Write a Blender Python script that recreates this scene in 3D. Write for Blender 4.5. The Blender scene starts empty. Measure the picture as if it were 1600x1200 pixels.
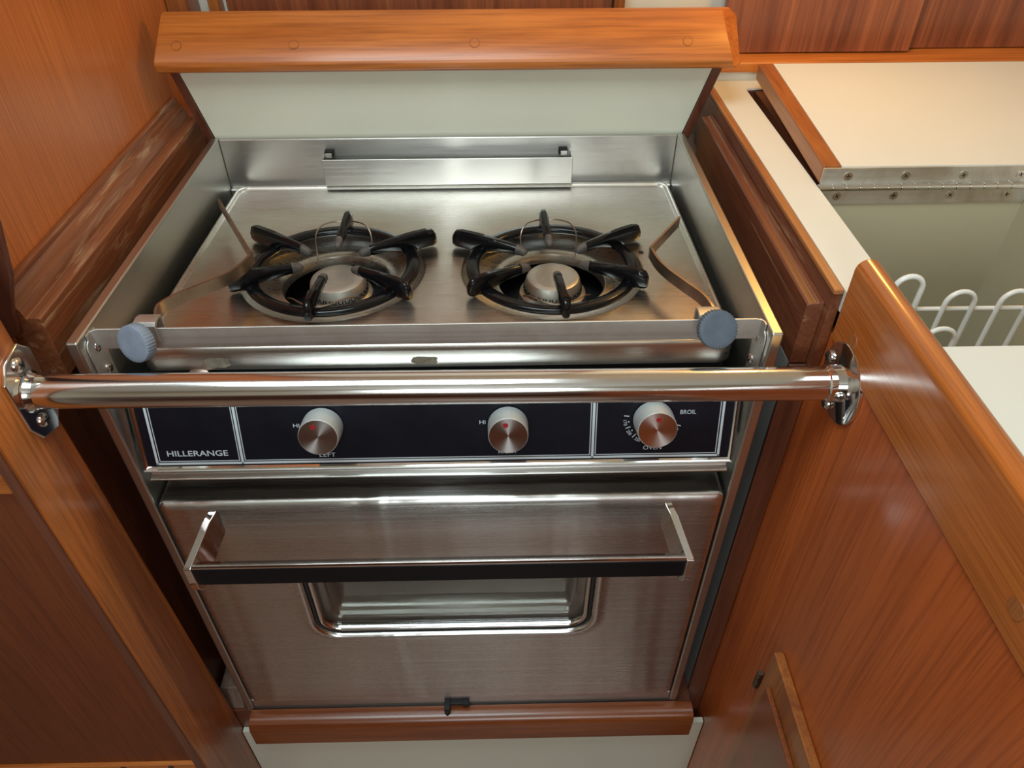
import bpy, bmesh, math, random
from mathutils import Vector, Matrix
random.seed(7)
SC = bpy.context.scene
COL = SC.collection
PI = math.pi

# ---------------------------------------------------------------- camera
yaw, pitch, roll = 0.018112, 0.711488, -0.003466
fw = Vector((math.sin(yaw)*math.cos(pitch), math.cos(yaw)*math.cos(pitch), -math.sin(pitch)))
rt = Vector((math.cos(yaw), -math.sin(yaw), 0))
up = rt.cross(fw)
r2 = rt*math.cos(roll) + up*math.sin(roll)
u2 = up*math.cos(roll) - rt*math.sin(roll)
cam = bpy.data.objects.new('camera', bpy.data.cameras.new('camera'))
COL.objects.link(cam)
cam.matrix_world = Matrix(((r2.x, u2.x, -fw.x, 0.055803), (r2.y, u2.y, -fw.y, -0.444782), (r2.z, u2.z, -fw.z, 0.337222), (0, 0, 0, 1)))
cam.data.sensor_fit = 'HORIZONTAL'; cam.data.sensor_width = 36.0
cam.data.lens = 1159.51*36.0/1600.0
cam.data.clip_start = 0.01
SC.camera = cam

# ---------------------------------------------------------------- world, lights, exposure
w = bpy.data.worlds.new('world'); SC.world = w; w.use_nodes = True
w.node_tree.nodes['Background'].inputs[0].default_value = (0.75, 0.85, 1.0, 1)
w.node_tree.nodes['Background'].inputs[1].default_value = 0.3
vs = SC.view_settings
vs.view_transform = 'Standard'; vs.look = 'None'; vs.gamma = 1.0; vs.use_curve_mapping = False
vs.exposure = 0.0

def area(name, loc, target, sx, sy, power, color):
    l = bpy.data.lights.new(name, 'AREA'); l.shape = 'RECTANGLE'; l.size = sx; l.size_y = sy
    l.energy = power; l.color = color
    o = bpy.data.objects.new(name, l); COL.objects.link(o); o.location = loc
    d = Vector(target) - Vector(loc); o.rotation_euler = d.to_track_quat('-Z', 'Y').to_euler()
    return o
# daylight through the deck hatch just behind the camera, the companionway further aft, and the cabin's warm lamp outboard
area('hatch_daylight', (-0.15, -0.30, 0.94), (-0.15, -0.30, 0.0), 0.60, 0.45, 9.8, (0.80, 0.97, 1.0))
area('companionway_daylight', (0.05, -1.70, 0.52), (0.0, 0.0, 0.0), 0.55, 0.55, 9.0, (0.86, 0.97, 1.0))
lp = bpy.data.lights.new('cabin_lamp', 'POINT'); lp.energy = 2.3; lp.color = (1.0, 0.52, 0.10); lp.shadow_soft_size = 0.03
lo = bpy.data.objects.new('cabin_lamp', lp); COL.objects.link(lo); lo.location = (0.41, 0.35, 0.36)

# ---------------------------------------------------------------- materials
def new_mat(name):
    m = bpy.data.materials.new(name); m.use_nodes = True
    nt = m.node_tree; b = nt.nodes['Principled BSDF']
    return m, nt, b

def N(nt, t, **kw):
    n = nt.nodes.new(t)
    for k, v in kw.items(): setattr(n, k, v)
    return n

def noise(nt, scale3, scale=1.0, detail=4.0, rough=0.55, dist=0.0, coord='Object', offset=(0, 0, 0)):
    tc = N(nt, 'ShaderNodeTexCoord'); mp = N(nt, 'ShaderNodeMapping')
    mp.inputs['Scale'].default_value = scale3; mp.inputs['Location'].default_value = offset
    nt.links.new(tc.outputs[coord], mp.inputs['Vector'])
    no = N(nt, 'ShaderNodeTexNoise'); no.inputs['Scale'].default_value = scale
    no.inputs['Detail'].default_value = detail; no.inputs['Roughness'].default_value = rough
    no.inputs['Distortion'].default_value = dist
    nt.links.new(mp.outputs['Vector'], no.inputs['Vector'])
    return no

def ramp(nt, src, stops):
    r = N(nt, 'ShaderNodeValToRGB'); e = r.color_ramp.elements
    while len(e) < len(stops): e.new(0.5)
    for i, (p, c) in enumerate(stops):
        e[i].position = p; e[i].color = (*c, 1) if len(c) == 3 else c
    nt.links.new(src, r.inputs['Fac']); return r

def wood(name, light, dark, axis='Z', rough=0.32, coat=0.35, fine=1.0, contrast=1.0, wear=None, wear_at=0.60):
    m, nt, b = new_mat(name)
    i = 'XYZ'.index(axis)
    def sc(al, ac): v = [ac, ac, ac]; v[i] = al; return tuple(v)
    n1 = noise(nt, sc(1.6, 26*fine), 1.0, 5, 0.6, 0.9)
    n2 = noise(nt, sc(9, 330*fine), 1.0, 3, 0.6, 0.2, offset=(3.1, 1.7, 5.2))
    n3 = noise(nt, sc(0.8, 5), 1.0, 2, 0.5, 0.4, offset=(9, 4, 2))
    mid = tuple((a+c)/2 for a, c in zip(light, dark))
    k = 0.17*contrast
    r1 = ramp(nt, n1.outputs['Fac'], [(0.5-k, dark), (0.5, mid), (0.5+k, light)])
    r2_ = ramp(nt, n2.outputs['Fac'], [(0.34, (0.62, 0.56, 0.52)), (0.56, (1.0, 1.0, 1.0))])
    mx = N(nt, 'ShaderNodeMix', data_type='RGBA', blend_type='MULTIPLY'); mx.inputs['Factor'].default_value = 0.75
    nt.links.new(r1.outputs['Color'], mx.inputs['A']); nt.links.new(r2_.outputs['Color'], mx.inputs['B'])
    r3 = ramp(nt, n3.outputs['Fac'], [(0.3, (0.82, 0.78, 0.76)), (0.7, (1.12, 1.1, 1.08))])
    mx2 = N(nt, 'ShaderNodeMix', data_type='RGBA', blend_type='MULTIPLY'); mx2.inputs['Factor'].default_value = 0.8
    nt.links.new(mx.outputs['Result'], mx2.inputs['A']); nt.links.new(r3.outputs['Color'], mx2.inputs['B'])
    cout = mx2.outputs['Result']
    if wear:
        nw = noise(nt, sc(7, 90), 1.0, 6, 0.65, 0.5, offset=(1.3, 7.7, 2.2))
        rw = ramp(nt, nw.outputs['Fac'], [(wear_at, (0, 0, 0)), (wear_at+0.12, (0.8, 0.8, 0.8))])
        mx3 = N(nt, 'ShaderNodeMix', data_type='RGBA'); nt.links.new(rw.outputs['Color'], mx3.inputs['Factor'])
        nt.links.new(cout, mx3.inputs['A']); mx3.inputs['B'].default_value = (*wear, 1); cout = mx3.outputs['Result']
    nt.links.new(cout, b.inputs['Base Color'])
    rr = ramp(nt, n3.outputs['Fac'], [(0.3, (rough*0.85,)*3), (0.7, (rough*1.25,)*3)])
    nt.links.new(rr.outputs['Color'], b.inputs['Roughness'])
    b.inputs['Coat Weight'].default_value = coat; b.inputs['Coat Roughness'].default_value = 0.18
    bp = N(nt, 'ShaderNodeBump'); bp.inputs['Strength'].default_value = 0.06; bp.inputs['Distance'].default_value = 0.002
    nt.links.new(n2.outputs['Fac'], bp.inputs['Height']); nt.links.new(bp.outputs['Normal'], b.inputs['Normal'])
    return m

def metal(name, col, rough, brush=None, aniso=0.0, tangent=None, arot=0.0, smudge=0.05, bump=0.03, grime=None, wavy=0.0):
    m, nt, b = new_mat(name)
    b.inputs['Base Color'].default_value = (*col, 1); b.inputs['Metallic'].default_value = 1.0
    sv = [420.0]*3
    if brush: sv['XYZ'.index(brush)] = 5.0
    else: sv = [8.0]*3
    n3 = noise(nt, tuple(sv), 1.0, 5, 0.6, 0.3)
    rr = ramp(nt, n3.outputs['Fac'], [(0.3, (max(rough-smudge, 0.02),)*3), (0.75, (rough+smudge,)*3)])
    nt.links.new(rr.outputs['Color'], b.inputs['Roughness'])
    if grime:
        g = ramp(nt, noise(nt, (16, 16, 16), 1.0, 9, 0.68, 0.4, offset=(2, 5, 1)).outputs['Fac'], [(0.42, col), (0.75, grime)])
        nt.links.new(g.outputs['Color'], b.inputs['Base Color'])
    if wavy:
        nb = noise(nt, (11, 2, 1.6), 1.0, 2, 0.45, 0.6, offset=(4.2, 0, 1.1))
        bp = N(nt, 'ShaderNodeBump'); bp.inputs['Strength'].default_value = wavy; bp.inputs['Distance'].default_value = 0.02
        nt.links.new(nb.outputs['Fac'], bp.inputs['Height']); nt.links.new(bp.outputs['Normal'], b.inputs['Normal'])
    if aniso:
        b.inputs['Anisotropic'].default_value = aniso; b.inputs['Anisotropic Rotation'].default_value = arot
        t = N(nt, 'ShaderNodeTangent'); t.direction_type = 'RADIAL'; t.axis = tangent
        nt.links.new(t.outputs['Tangent'], b.inputs['Tangent'])
    return m

def plain(name, col, rough=0.5, metallic=0.0, coat=0.0, vary=0.0, vscale=6.0, spec=0.5):
    m, nt, b = new_mat(name)
    b.inputs['Roughness'].default_value = rough; b.inputs['Metallic'].default_value = metallic
    b.inputs['Coat Weight'].default_value = coat; b.inputs['Specular IOR Level'].default_value = spec
    lo_ = tuple(c*(1-vary) for c in col); hi_ = tuple(min(c*(1+vary), 1) for c in col)
    n = noise(nt, (vscale,)*3, 1.0, 6, 0.6)
    r = ramp(nt, n.outputs['Fac'], [(0.3, lo_), (0.7, hi_)])
    nt.links.new(r.outputs['Color'], b.inputs['Base Color'])
    return m

TEAK_L, TEAK_D = (0.42, 0.140, 0.030), (0.22, 0.060, 0.014)
M = {}
M['teak_z'] = wood('teak_vertical_grain', TEAK_L, TEAK_D, 'Z')
M['teak_x'] = wood('teak_crosswise_grain', (0.64, 0.205, 0.036), (0.40, 0.108, 0.017), 'X', rough=0.36, coat=0.2)
M['teak_y'] = wood('teak_lengthwise_grain', (0.47, 0.155, 0.036), (0.27, 0.075, 0.017), 'Y')
M['bulkhead'] = wood('bulkhead_veneer', (0.72, 0.228, 0.060), (0.62, 0.188, 0.048), 'Z', rough=0.36, contrast=2.2, fine=1.8)
M['red_panel'] = wood('cabinet_veneer', (0.58, 0.134, 0.026), (0.43, 0.091, 0.017), 'Z', rough=0.34, contrast=1.3, fine=1.5)
M['mahogany'] = wood('dark_mahogany', (0.165, 0.050, 0.024), (0.085, 0.024, 0.013), 'Z', rough=0.38)
M['mahogany_y'] = wood('dark_mahogany_lengthwise', (0.23, 0.070, 0.030), (0.13, 0.038, 0.018), 'Y', rough=0.36, wear=(0.46, 0.27, 0.15))
M['sill_wood'] = wood('sill_teak', (0.27, 0.070, 0.016), (0.19, 0.045, 0.010), 'X', rough=0.3)
M['worn_step'] = wood('worn_step_rail', (0.30, 0.098, 0.036), (0.16, 0.048, 0.020), 'Y', rough=0.4, wear=(0.50, 0.30, 0.17), wear_at=0.54)
M['lit_teak_y'] = wood('lit_teak_edge', (0.62, 0.27, 0.085), (0.42, 0.155, 0.045), 'Y', rough=0.38)  # teak with the warm lamp's light put into the colour
M['post'] = wood('post_teak', (0.66, 0.215, 0.046), (0.30, 0.078, 0.017), 'Z', rough=0.34, fine=1.1, contrast=0.7)
M['fiddle'] = wood('fiddle_teak', (0.60, 0.184, 0.035), (0.44, 0.118, 0.021), 'Y', rough=0.22, coat=0.8, fine=1.6)
M['door_veneer'] = wood('sliding_door_veneer', (0.36, 0.105, 0.036), (0.17, 0.042, 0.015), 'Z', rough=0.42, contrast=0.75)
M['panel_left'] = wood('shaded_panel_veneer', (0.175, 0.038, 0.006), (0.145, 0.030, 0.0045), 'Z', rough=0.55, coat=0.05, contrast=1.6)  # shade on the left cabinet front is put into this darker veneer colour
M['worn_block'] = wood('weathered_wood', (0.24, 0.16, 0.12), (0.13, 0.08, 0.06), 'Z', rough=0.7, coat=0)
M['bung'] = wood('teak_plug', (0.46, 0.165, 0.044), (0.36, 0.115, 0.03), 'Z', rough=0.35)
M['bung_line'] = plain('plug_seam', (0.06, 0.02, 0.01), 0.6)
M['sole'] = wood('cabin_sole_teak', (0.34, 0.20, 0.14), (0.22, 0.125, 0.085), 'Y', rough=0.35)
M['steel'] = metal('brushed_stainless_crosswise', (0.64, 0.62, 0.585), 0.32, 'X', 0.75, 'Z', 0.25)
M['steel_door'] = metal('brushed_stainless_door', (0.64, 0.62, 0.59), 0.27, 'X', 0.8, 'Z', 0.25, wavy=0.22)
M['steel_top'] = metal('worn_stainless_cooktop', (0.66, 0.63, 0.585), 0.30, 'X', 0.6, 'Z', 0.25, grime=(0.58, 0.53, 0.46), smudge=0.05)
M['steel_side'] = metal('stainless_side', (0.60, 0.58, 0.53), 0.33, 'Y')
M['steel_rail'] = metal('scuffed_stainless', (0.66, 0.645, 0.62), 0.50, 'X', grime=(0.50, 0.46, 0.41))
M['chrome'] = metal('polished_chrome', (0.80, 0.79, 0.78), 0.09, smudge=0.05)
M['tube'] = metal('polished_stainless_tube', (0.74, 0.72, 0.70), 0.15, 'X', smudge=0.05, bump=0.015)
M['screw'] = metal('stainless_screw', (0.70, 0.68, 0.66), 0.2, smudge=0.08)
M['slot'] = plain('screw_recess', (0.012, 0.012, 0.012), 0.6)
M['strap'] = metal('tarnished_steel_strap', (0.42, 0.34, 0.27), 0.38, 'X', grime=(0.20, 0.13, 0.09))
M['hinge'] = metal('hinge_steel', (0.72, 0.69, 0.63), 0.52, 'X', grime=(0.42, 0.34, 0.24))
M['brass_dark'] = metal('dull_bronze', (0.20, 0.17, 0.13), 0.42)
M['aluminium'] = metal('cast_aluminium_burner', (0.62, 0.60, 0.56), 0.48, grime=(0.40, 0.37, 0.33), smudge=0.1)
M['knob_face'] = metal('spun_aluminium', (0.80, 0.76, 0.73), 0.25, None, 0.85, 'Z', 0.25, smudge=0.03)
M['knob_side'] = plain('satin_aluminium_side', (0.62, 0.68, 0.70), 0.5, metallic=0.35, vary=0.12, vscale=900)
M['enamel'] = plain('black_enamel', (0.004, 0.004, 0.005), 0.16, vary=0.3, spec=0.35)
M['enamel_worn'] = plain('burnt_enamel', (0.075, 0.062, 0.055), 0.6, vary=0.5, vscale=120)
M['dark'] = plain('black_void', (0.004, 0.004, 0.004), 0.8)
M['black_panel'] = plain('black_panel_finish', (0.0075, 0.0075, 0.0125), 0.38, vary=0.3, vscale=30, spec=0.22)
M['black_plastic'] = plain('black_plastic', (0.004, 0.004, 0.006), 0.4, spec=0.2)
M['print'] = plain('pale_print', (0.62, 0.68, 0.72), 0.5)
M['red_dot'] = plain('red_dot', (0.42, 0.012, 0.012), 0.45)
M['grey_knob'] = plain('blue_grey_plastic_knob', (0.085, 0.105, 0.135), 0.5, vary=0.15, vscale=80)
M['grey_knob_pale'] = plain('faded_blue_grey_knob', (0.20, 0.235, 0.30), 0.5, vary=0.15, vscale=80)
M['laminate'] = plain('cream_laminate', (0.745, 0.735, 0.67), 0.33, vary=0.015)
M['laminate_cool'] = plain('white_laminate', (0.69, 0.68, 0.56), 0.30, vary=0.02)
M['cream'] = plain('cream_paint', (0.72, 0.67, 0.56), 0.5, vary=0.03)
M['ceiling'] = plain('ceiling_vinyl', (0.72, 0.70, 0.66), 0.6, vary=0.03)
M['grey_paint'] = plain('grey_liner_paint', (0.30, 0.34, 0.35), 0.5, vary=0.05)
M['ice_liner'] = plain('shaded_gelcoat', (0.50, 0.44, 0.30), 0.42, vary=0.02)  # off-white gelcoat, the compartment's shade put into a darker, yellower colour
M['wire'] = plain('white_coated_wire', (0.80, 0.79, 0.75), 0.3, coat=0.3)
M['pink_cap'] = metal('copper_tone_cap', (0.55, 0.40, 0.34), 0.4)
M['residue'] = plain('tape_residue', (0.30, 0.27, 0.20), 0.75, vary=0.35, vscale=260)
M['rubber'] = plain('black_rubber', (0.015, 0.014, 0.014), 0.6)
M['oven_in'] = metal('oven_interior', (0.32, 0.30, 0.28), 0.42)
gm, gnt, gb = new_mat('oven_glass')
gb.inputs['Base Color'].default_value = (0.62, 0.62, 0.60, 1); gb.inputs['Roughness'].default_value = 0.02
gb.inputs['Transmission Weight'].default_value = 1.0; gb.inputs['IOR'].default_value = 1.5
M['glass'] = gm

# ---------------------------------------------------------------- mesh builder
class MB:
    def __init__(s): s.v = []; s.f = []
    def add(s, vs_, fs):
        o = len(s.v); s.v += [tuple(p) for p in vs_]; s.f += [tuple(i+o for i in f) for f in fs]; return s
    def box(s, x0, x1, y0, y1, z0, z1):
        return s.add([(x0,y0,z0),(x1,y0,z0),(x1,y1,z0),(x0,y1,z0),(x0,y0,z1),(x1,y0,z1),(x1,y1,z1),(x0,y1,z1)],
                     [(0,3,2,1),(4,5,6,7),(0,1,5,4),(1,2,6,5),(2,3,7,6),(3,0,4,7)])
    def hexa(s, b, t):
        return s.add(list(b)+list(t), [(0,3,2,1),(4,5,6,7),(0,1,5,4),(1,2,6,5),(2,3,7,6),(3,0,4,7)])
    def prism(s, poly, axis, a0, a1):
        def p(a, q):
            return (a, q[0], q[1]) if axis == 'X' else (q[0], a, q[1]) if axis == 'Y' else (q[0], q[1], a)
        n = len(poly)
        return s.add([p(a0, q) for q in poly]+[p(a1, q) for q in poly],
                     [tuple(range(n)), tuple(range(2*n-1, n-1, -1))]+[(i, (i+1) % n, n+(i+1) % n, n+i) for i in range(n)])
    def loft(s, loops, cap0=True, cap1=True, ring=True, closed=False):
        n = len(loops[0]); vs_ = [p for l in loops for p in l]; fs = []
        L = len(loops)
        for k in range(L if closed else L-1):
            a = k*n; b = ((k+1) % L)*n
            for i in range(n if ring else n-1):
                j = (i+1) % n; fs.append((a+i, a+j, b+j, b+i))
        if cap0 and not closed: fs.append(tuple(range(n-1, -1, -1)))
        if cap1 and not closed: fs.append(tuple((L-1)*n+i for i in range(n)))
        return s.add(vs_, fs)
    def tube(s, path, r, n=12, closed=False):
        P = [Vector(p) for p in path]; loops = []; nrm = None
        for i, p in enumerate(P):
            a = P[i-1] if (i > 0 or closed) else P[i]; b = P[(i+1) % len(P)] if (i < len(P)-1 or closed) else P[i]
            t = (b-a).normalized()
            if nrm is None:
                nrm = t.orthogonal().normalized()
            nrm = (nrm - t*nrm.dot(t)).normalized(); bn = t.cross(nrm)
            rr = r[i] if isinstance(r, (list, tuple)) else r
            loops.append([p + (nrm*math.cos(2*PI*k/n)+bn*math.sin(2*PI*k/n))*rr for k in range(n)])
        return s.loft(loops, closed=closed)
    def lathe(s, prof, c=(0,0,0), ax=(0,0,1), n=48, cap0=True, cap1=True, fn=None):
        A = Vector(ax).normalized(); u = A.orthogonal().normalized(); v = A.cross(u); c = Vector(c); loops = []
        for j, (r, h) in enumerate(prof):
            l = []
            for k in range(n):
                rr = fn(j, k, r) if fn else r
                l.append(c + A*h + (u*math.cos(2*PI*k/n)+v*math.sin(2*PI*k/n))*rr)
            loops.append(l)
        return s.loft(loops, cap0, cap1)
    def ribbon(s, path, width, thick, wdir=(0,0,1)):
        P = [Vector(p) for p in path]; W = Vector(wdir).normalized(); loops = []
        for i, p in enumerate(P):
            a = P[max(i-1, 0)]; b = P[min(i+1, len(P)-1)]; t = (b-a).normalized()
            nn = t.cross(W).normalized(); ww = nn.cross(t).normalized()
            loops.append([p-ww*width/2-nn*thick/2, p-ww*width/2+nn*thick/2, p+ww*width/2+nn*thick/2, p+ww*width/2-nn*thick/2])
        return s.loft(loops)
    def build(s, name, mat, parent=None, bevel=0.0, seg=2, angle=35, smooth=True, origin=None, mat4=None):
        org = Vector(origin) if origin else (root_loc(parent) if parent else Vector((0, 0, 0)))
        me = bpy.data.meshes.new(name)
        me.from_pydata([Vector(p)-org for p in s.v], [], s.f)
        bm = bmesh.new(); bm.from_mesh(me)
        bmesh.ops.remove_doubles(bm, verts=bm.verts, dist=1e-6)
        bmesh.ops.recalc_face_normals(bm, faces=bm.faces); bm.to_mesh(me); bm.free()
        me.materials.append(mat)
        if smooth:
            for p in me.polygons: p.use_smooth = True
            me.set_sharp_from_angle(angle=math.radians(angle))
        o = bpy.data.objects.new(name, me); COL.objects.link(o)
        if parent:
            o.parent = parent
            o.location = org - root_loc(parent)
        else: o.location = org
        if bevel:
            b = o.modifiers.new('bevel', 'BEVEL'); b.width = bevel; b.segments = seg; b.limit_method = 'ANGLE'
            b.angle_limit = math.radians(40); b.harden_normals = True
        return o

def root_loc(o):
    v = Vector((0, 0, 0))
    while o: v = v + o.location; o = o.parent
    return v

def tag(o, label, cat, group=None):
    o['label'] = label; o['category'] = cat
    if group: o['group'] = group
    return o

def thing(name, label, cat, loc=(0, 0, 0), group=None):
    o = bpy.data.objects.new(name, None); COL.objects.link(o); o.location = loc; o.empty_display_size = 0.05
    return tag(o, label, cat, group)

def struct(o): o['kind'] = 'structure'; return o

def clone(o, parent=None, delta=(0, 0, 0)):
    c = o.copy(); COL.objects.link(c)
    if parent: c.parent = parent
    c.location = o.location + Vector(delta)
    for ch in list(o.children): clone(ch, c)
    return c

def smooth_path(P, n=6):
    P = [Vector(p) for p in P]; out = []
    for i in range(len(P)-1):
        a = P[max(i-1, 0)]; b = P[i]; c = P[i+1]; d = P[min(i+2, len(P)-1)]
        for k in range(n):
            t = k/n
            out.append(0.5*((2*b)+(c-a)*t+(2*a-5*b+4*c-d)*t*t+(3*b-a-3*c+d)*t**3))
    out.append(P[-1]); return out
def rrect(x0, x1, z0, z1, r, n=6, fn=None):
    pts = []
    for cx, cz, a0 in ((x1-r, z1-r, 0), (x0+r, z1-r, 90), (x0+r, z0+r, 180), (x1-r, z0+r, 270)):
        for k in range(n+1):
            a = math.radians(a0+90*k/n); pts.append((cx+r*math.cos(a), cz+r*math.sin(a)))
    return [fn(*p) for p in pts] if fn else pts

def screw(parent, pos, ax, r=0.0045, name='screw', flat=False):
    pos = Vector(pos); A = Vector(ax).normalized()
    h = 0.0006 if flat else r*0.55
    m = MB().lathe([(r, 0), (r*0.96, h*0.4), (r*0.7, h*0.8), (r*0.25, h)] if not flat else [(r, 0), (r, h)], pos, A, 20)
    o = m.build(name, M['screw'], parent)
    u = A.orthogonal().normalized(); v = A.cross(u); a = random.uniform(0, PI/2)
    uu = u*math.cos(a)+v*math.sin(a); vv = A.cross(uu)
    s = MB()
    for d, e in ((uu, vv), (vv, uu)):
        L = r*0.55; W_ = r*0.11; b0 = pos+A*(h*0.5); b1 = pos+A*(h*1.04)
        q = [d*L+e*W_, d*L-e*W_, -d*L-e*W_, -d*L+e*W_]
        s.hexa([b0+p for p in q], [b1+p for p in q])
    s.build('screw_recess', M['slot'], o, smooth=False)
    return o

def text_mesh(txt, size, xs=1.0, bold=0.0):
    cu = bpy.data.curves.new('lettering', 'FONT'); cu.body = txt; cu.size = size; cu.offset = bold; cu.resolution_u = 3
    ob = bpy.data.objects.new('lettering', cu); COL.objects.link(ob)
    bpy.context.view_layer.update()
    me = bpy.data.meshes.new_from_object(ob.evaluated_get(bpy.context.evaluated_depsgraph_get()))
    vs_ = [(v.co.x*xs, v.co.y) for v in me.vertices]; fs = [tuple(p.vertices) for p in me.polygons]
    bpy.data.objects.remove(ob); bpy.data.curves.remove(cu); bpy.data.meshes.remove(me)
    return vs_, fs

# ================================================================= THE SETTING
struct(MB().box(-1.1, 1.2, -2.3, 0.6, -0.94, -0.90).build('floor', M['sole']))
struct(MB().box(-1.1, 1.2, -2.3, 0.6, 0.96, 1.0).build('ceiling', M['ceiling']))
struct(MB().box(-1.14, -1.1, -2.3, 0.6, -0.9, 0.96).build('wall_port', M['cream']))
struct(MB().box(1.1, 1.14, -2.3, 0.6, -0.9, 0.96).build('wall_starboard', M['cream']))
struct(MB().box(-1.1, 1.1, -2.34, -1.8, 0.0, 0.96).build('wall_aft', M['cream']))
struct(MB().box(-1.1, 1.1, -2.34, -1.6, -0.9, 0.0).build('wall_aft_lockers', M['mahogany']))
struct(MB().box(-0.335, 1.1, 0.515, 0.55, -0.9, 0.96).build('wall_back', M['cream']))
struct(MB().box(-0.337, -0.315, 0.0145, 0.50, -0.05, 0.96).build('wall_left', M['bulkhead']))
# end trim of the left bulkhead, rounded at its foot
pr = [(-0.340, 0.96), (-0.340, 0.010), (-0.334, 0.002), (-0.326, -0.001), (-0.312, -0.001), (-0.306, 0.002), (-0.304, 0.008), (-0.302, 0.022), (-0.2935, 0.044), (-0.2900, 0.052), (-0.2805, 0.093), (-0.2790, 0.125), (-0.2790, 0.96)]
struct(MB().prism(pr, 'Y', 0.0085, 0.0142).build('trim_1', M['mahogany'], bevel=0.0015))
# stepped rail on the left of the stove
pl = [(-0.2885, -0.043), (-0.2885, 0.0120), (-0.2895, 0.0130), (-0.2975, 0.0130), (-0.2985, 0.0122), (-0.2995, 0.0130), (-0.3005, 0.0185), (-0.3060, 0.0285), (-0.3085, 0.0300), (-0.3090, 0.0345), (-0.3145, 0.0350), (-0.3145, -0.043)]
struct(MB().prism(pl, 'Y', 0.0145, 0.412).build('trim_2', M['worn_step'], bevel=0.0004))
# stepped rail on the right of the stove
prr = [(0.2900, -0.045), (0.2900, 0.0118), (0.2915, 0.0130), (0.2975, 0.0130), (0.2985, 0.0140), (0.3035, 0.0140), (0.3035, -0.045)]
struct(MB().prism(prr, 'Y', 0.0195, 0.398).build('trim_3', M['mahogany_y'], bevel=0.001))
struct(MB().box(0.3036, 0.3113, 0.0125, 0.462, -0.044, 0.0255).build('trim_4', M['mahogany_y']))  # side of the upper strip, its shade put in as darker wood
struct(MB().box(0.3036, 0.3113, 0.0122, 0.462, 0.0256, 0.0302).build('trim_13', M['lit_teak_y'], bevel=0.0012))  # top of the same strip, lamplight put in as a paler colour
# alcove sides
struct(MB().box(-0.32, -0.302, 0.001, 0.50, -0.9, -0.038).build('wall_alcove_left', M['mahogany']))
struct(MB().box(0.290, 0.3105, 0.0225, 0.50, -0.9, -0.046).build('wall_alcove_right', M['grey_paint']))
struct(MB().box(0.2897, 0.3115, 0.0175, 0.0224, -0.9, -0.046).build('trim_5', M['mahogany'], bevel=0.0015))

# ================================================================= LEFT CABINET
cl = thing('cabinet', 'teak cabinet left of the stove with a recessed veneer panel', 'cabinet', (-0.45, -0.085, -0.9))
MB().hexa([(-0.2945, -0.0855, -0.9), (-0.286, -0.0855, -0.9), (-0.286, 0.0120, -0.9), (-0.2945, 0.0120, -0.9)], [(-0.2945, -0.0855, 0.62), (-0.286, -0.0855, 0.62), (-0.286, -0.0440, 0.62), (-0.2945, -0.0440, 0.62)]).box(-0.345, -0.2950, -0.0690, -0.0450, -0.9, 0.62).build('corner_post', M['post'], cl, bevel=0.004, seg=3)
MB().box(-0.2945, -0.2855, -0.0875, -0.0857, -0.9, 0.62).build('edge_strip', M['mahogany'], cl, bevel=0.0008)
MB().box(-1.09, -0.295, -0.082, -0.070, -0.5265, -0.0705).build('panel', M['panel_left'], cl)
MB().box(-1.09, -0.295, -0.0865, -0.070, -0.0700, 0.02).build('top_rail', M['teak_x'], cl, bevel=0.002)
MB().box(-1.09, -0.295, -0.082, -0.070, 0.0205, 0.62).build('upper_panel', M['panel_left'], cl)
br = MB().box(-1.09, -0.295, -0.0865, -0.070, -0.9, -0.5270).build('bottom_rail', M['teak_x'], cl, bevel=0.002)
for x in (-0.322, -0.375, -0.43):
    MB().lathe([(0.0032, 0), (0.0032, 0.0006)], (x, -0.0866, -0.5315), (0, -1, 0), 16).build('plug', M['bung_line'], br)

# ================================================================= GAS STOVE
W = 0.27; D = 0.3816; H = 0.5834
st = thing('gas_stove', 'stainless steel two-burner gas stove with oven, between teak cabinets', 'stove', (0, 0.19, -H))
for sgn in (-1, 1):
    a, b = sorted((sgn*W, sgn*0.2605))
    MB().box(a, b, 0.0, D, -H, 0.0).build('side_panel', M['steel_side'], st, bevel=0.0018)
bp_ = MB().box(-0.2604, 0.2604, D-0.004, D, -0.30, -0.0008)
bp_.build('back_panel', M['steel'], st, bevel=0.001)
MB().box(-0.2604, 0.2604, 0.372, D-0.0042, -0.09, -0.0585).build('back_foot', M['steel'], st, bevel=0.002)
# flue cover on the back panel
fl = MB().prism([(0.3595, -0.0180), (0.3610, -0.0170), (0.3625, -0.0180), (0.3625, -0.0490), (0.3772, -0.0520), (0.3772, -0.0505), (0.3640, -0.0475), (0.3640, -0.0180), (0.3628, -0.0155), (0.3605, -0.0155)], 'X', -0.1442, 0.1405)
fl = MB().box(-0.1442, 0.1405, 0.3590, 0.3606, -0.0495, -0.0180)
fl.box(-0.1442, 0.1405, 0.3606, 0.3770, -0.0495, -0.0480)
for x0 in (-0.1442, 0.1389): fl.box(x0, x0+0.0016, 0.3606, 0.3770, -0.0495, -0.0185)
fo = fl.build('flue_cover', M['steel'], st, bevel=0.0005)
for x in (-0.137, 0.130):
    MB().box(x-0.005, x+0.005, 0.3690, 0.3774, -0.0190, -0.0125).build('clip', M['dark'], fo, bevel=0.0008)
    MB().box(x-0.003, x+0.004, 0.3640, 0.3672, -0.0175, -0.0135).build('clip_tab', M['steel'], fo)

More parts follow.
